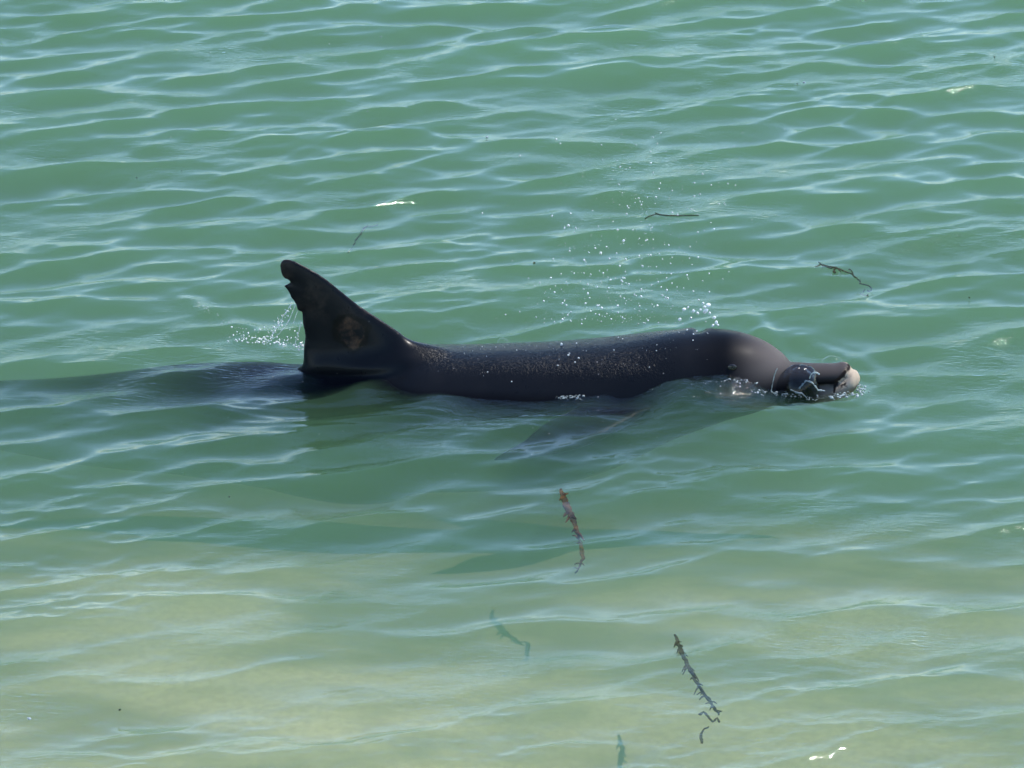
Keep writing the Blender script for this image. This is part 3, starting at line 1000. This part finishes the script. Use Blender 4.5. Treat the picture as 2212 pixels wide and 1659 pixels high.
def weed(name, label, stems, m, leaves=0):
    """stems: lists of (u, v, depth, width px)"""
    V, F = [], []
    def put(vf):
        o = len(V); V.extend(vf[0]); F.extend(tuple(i + o for i in f) for f in vf[1])
    root = None
    for si, stem in enumerate(stems):
        path, wd = [], []
        for i in range(len(stem) - 1):
            u0, v0, d0, w0 = stem[i]; u1, v1, d1, w1 = stem[i + 1]
            k = max(2, int(math.hypot(u1 - u0, v1 - v0) / 4))
            for j in range(k):
                t = j / k
                path.append(on_water(u0 + (u1 - u0) * t + random.gauss(0, .9), v0 + (v1 - v0) * t, 0.0) + Vector((0, 0, -(d0 + (d1 - d0) * t))))
                wd.append((w0 + (w1 - w0) * t) * PX * 0.5)
        put(ribbon(path, wd))
        for _ in range(leaves if si == 0 else 0):
            i = random.randrange(2, len(path) - 1)
            s_ = random.choice((-1, 1)); ln = random.uniform(4, 12) * PX
            p0 = path[i]; p1 = p0 + Vector((s_ * ln, random.uniform(-3.5, 1.2) * ln, random.uniform(-.2, .1) * ln))
            put(ribbon([p0, p0.lerp(p1, .5) + Vector((0, 0, .002)), p1], [wd[i] * .5, wd[i] * .55, wd[i] * .12], 0.0008))
    V = np.array(V); c = V.mean(0)
    me = bpy.data.meshes.new(name); me.from_pydata([tuple(v) for v in V - c], [], F)
    o = link(name, me, m, None, Vector(c))
    return tag(o, label, 'seaweed')
weed('seaweed', 'ragged brown seaweed sprig drifting below the flipper',
     [[(1211, 1056, .0, 4), (1218, 1075, .0, 12), (1228, 1097, .004, 15), (1240, 1118, .012, 10), (1250, 1140, .022, 7), (1256, 1162, .028, 8), (1260, 1176, .032, 6), (1250, 1192, .04, 3), (1240, 1200, .045, 2)]], BROWN, 16)
weed('seaweed', 'long thin dark seaweed stalk trailing to a tangled end in the sandy shallows',
     [[(1457, 1371, .0, 3), (1463, 1385, .0, 7), (1470, 1402, .002, 8), (1482, 1425, .006, 7), (1500, 1455, .01, 6), (1515, 1478, .014, 5), (1535, 1500, .016, 5), (1548, 1518, .018, 4), (1556, 1530, .018, 3)],
      [(1512, 1532, .012, 5), (1520, 1526, .012, 4), (1530, 1534, .014, 3), (1540, 1545, .014, 3), (1550, 1535, .016, 3), (1558, 1548, .016, 3)],
      [(1516, 1585, .02, 5), (1514, 1570, .02, 5), (1520, 1556, .02, 2), (1536, 1548, .02, 2)]], GREENW, 34)
q6x = lambda X: (1200 + .49729 * X) * .86406
q6y = lambda Y: (200 + .49729 * Y) * .86406
def s6(pts, d=0.0):
    return [(q6x(a), q6y(b), d, wv) for a, b, wv in pts]
weed('seaweed', 'small brown tangle of branching seaweed afloat beyond the snout',
     [s6([(1690, 940, 1.5), (1710, 925, 2), (1745, 935, 3), (1785, 942, 5), (1830, 960, 4), (1870, 975, 3), (1900, 1002, 2)]), s6([(1782, 942, 3), (1780, 962, 6), (1792, 978, 3)]),
      s6([(1700, 915, 1), (1725, 935, 2), (1780, 950, 3)]), s6([(1850, 950, 2), (1868, 962, 2), (1885, 992, 1.5)]),
      s6([(1895, 998, 2), (1905, 1000, 1.5), (1912, 1012, 1.5)], .003), s6([(1935, 1042, 1), (1925, 1055, 1), (1930, 1070, 1)], .006),
      s6([(1910, 990, 1), (1912, 1012, 2), (1945, 1020, 1.5), (1975, 1040, 2), (1960, 1052, 2), (1935, 1042, 2)], .006), s6([(1908, 1062, 1.5), (1930, 1070, 2), (1955, 1072, 2), (1950, 1060, 1)], .006)], GREENW, 6)
weed('seaweed', 'single slender dark seaweed strand lying flat on the open water',
     [s6([(828, 698, 1.5), (855, 682, 2.5), (885, 674, 4), (920, 679, 4), (960, 682, 5), (1005, 682, 4), (1060, 680, 2.5), (1112, 680, 1)]), s6([(880, 668, 1), (900, 676, 2), (925, 680, 2)])], GREENW)
q8 = lambda X: X * .39063
weed('seaweed', 'faint broken seaweed stalk under the surface behind the fin tip',
     [[(q8(1925), q8(1335), .03, 3), (q8(1950), q8(1305), .03, 3)], [(q8(1950), q8(1305), .025, 2), (q8(2000), q8(1265), .008, 3), (q8(2012), q8(1248), .006, 6), (q8(2035), q8(1230), .006, 5)], [(q8(2035), q8(1230), .006, 2), (q8(2040), q8(1225), .015, 2), (q8(2100), q8(1180), .03, 2)]], GREENW)
def fleck(u, v, r, m, label, cat, group, name):
    p = on_water(u, v, 0.001)
    V = ICO1[0] * np.array([r * PX, r * PX * 1.3, r * PX * .5]) * (1 + .2 * rng.normal(size=(len(ICO1[0]), 1)))
    o = link(name, mesh_np(name, V, ICO1[1]), m, None, p)
    tag(o, label, cat, group)
for u, v, r in [(1052, 296, 4), (1737, 178, 4), (1330, 258, 2), (454, 113, 2), (711, 95, 2), (823, 80, 2.4), (750, 145, 2), (794, 240, 1.8), (368, 297, 1.8), (1990, 68, 1.8), (2135, 60, 1.8), (1390, 235, 1.8), (63, 1552, 4)]:
    fleck(u, v, r, FOAM, 'tiny white foam fleck floating on open water', 'foam fleck', 'foam flecks afloat', 'foam_fleck')
for u, v, r in [(1154, 568, 3.4), (295, 384, 2.6), (392, 369, 2), (2148, 123, 3), (258, 1533, 3), (495, 1073, 2.4), (1722, 181, 2.4), (2094, 643, 2.2)]:
    fleck(u, v, r, GREENW, 'tiny dark scrap of weed floating alone', 'weed scrap', 'weed scraps afloat', 'weed_scrap')

# ------------------------------------------------------------------ beads of water standing on the wet back
from mathutils.bvhtree import BVHTree
bvh = BVHTree.FromPolygons([v.co + orig for v in body_me.vertices], [p.vertices[:] for p in body_me.polygons])
items = []
for _ in range(95):
    u = random.uniform(930, 1530)
    top = interp(TOP, u)
    v = top + 4 + abs(random.gauss(0, 34))
    hit, nrm, _i, _d = bvh.ray_cast(CAM, ray(u, v))
    if hit is None or hit.z < 0.012:
        continue
    r = (0.4 + 1.3 * random.random() ** 4) * PX
    items.append((hit + nrm * r * 0.5, r, st()))
for u, v, r in ((1213, 746, 3.6), (1484, 714, 2.4), (1504, 716, 2.2), (1228, 768, 2), (1250, 774, 1.8), (1242, 783, 1.8), (1205, 790, 2)):
    hit, nrm, _i, _d = bvh.ray_cast(CAM, ray(u, v))
    if hit is not None:
        items.append((hit + nrm * r * PX * 0.5, r * PX, st()))
tag(blobs('water_beads', items, DROP), 'tiny bright beads of water standing on the wet dark back', 'beads', kind='stuff')
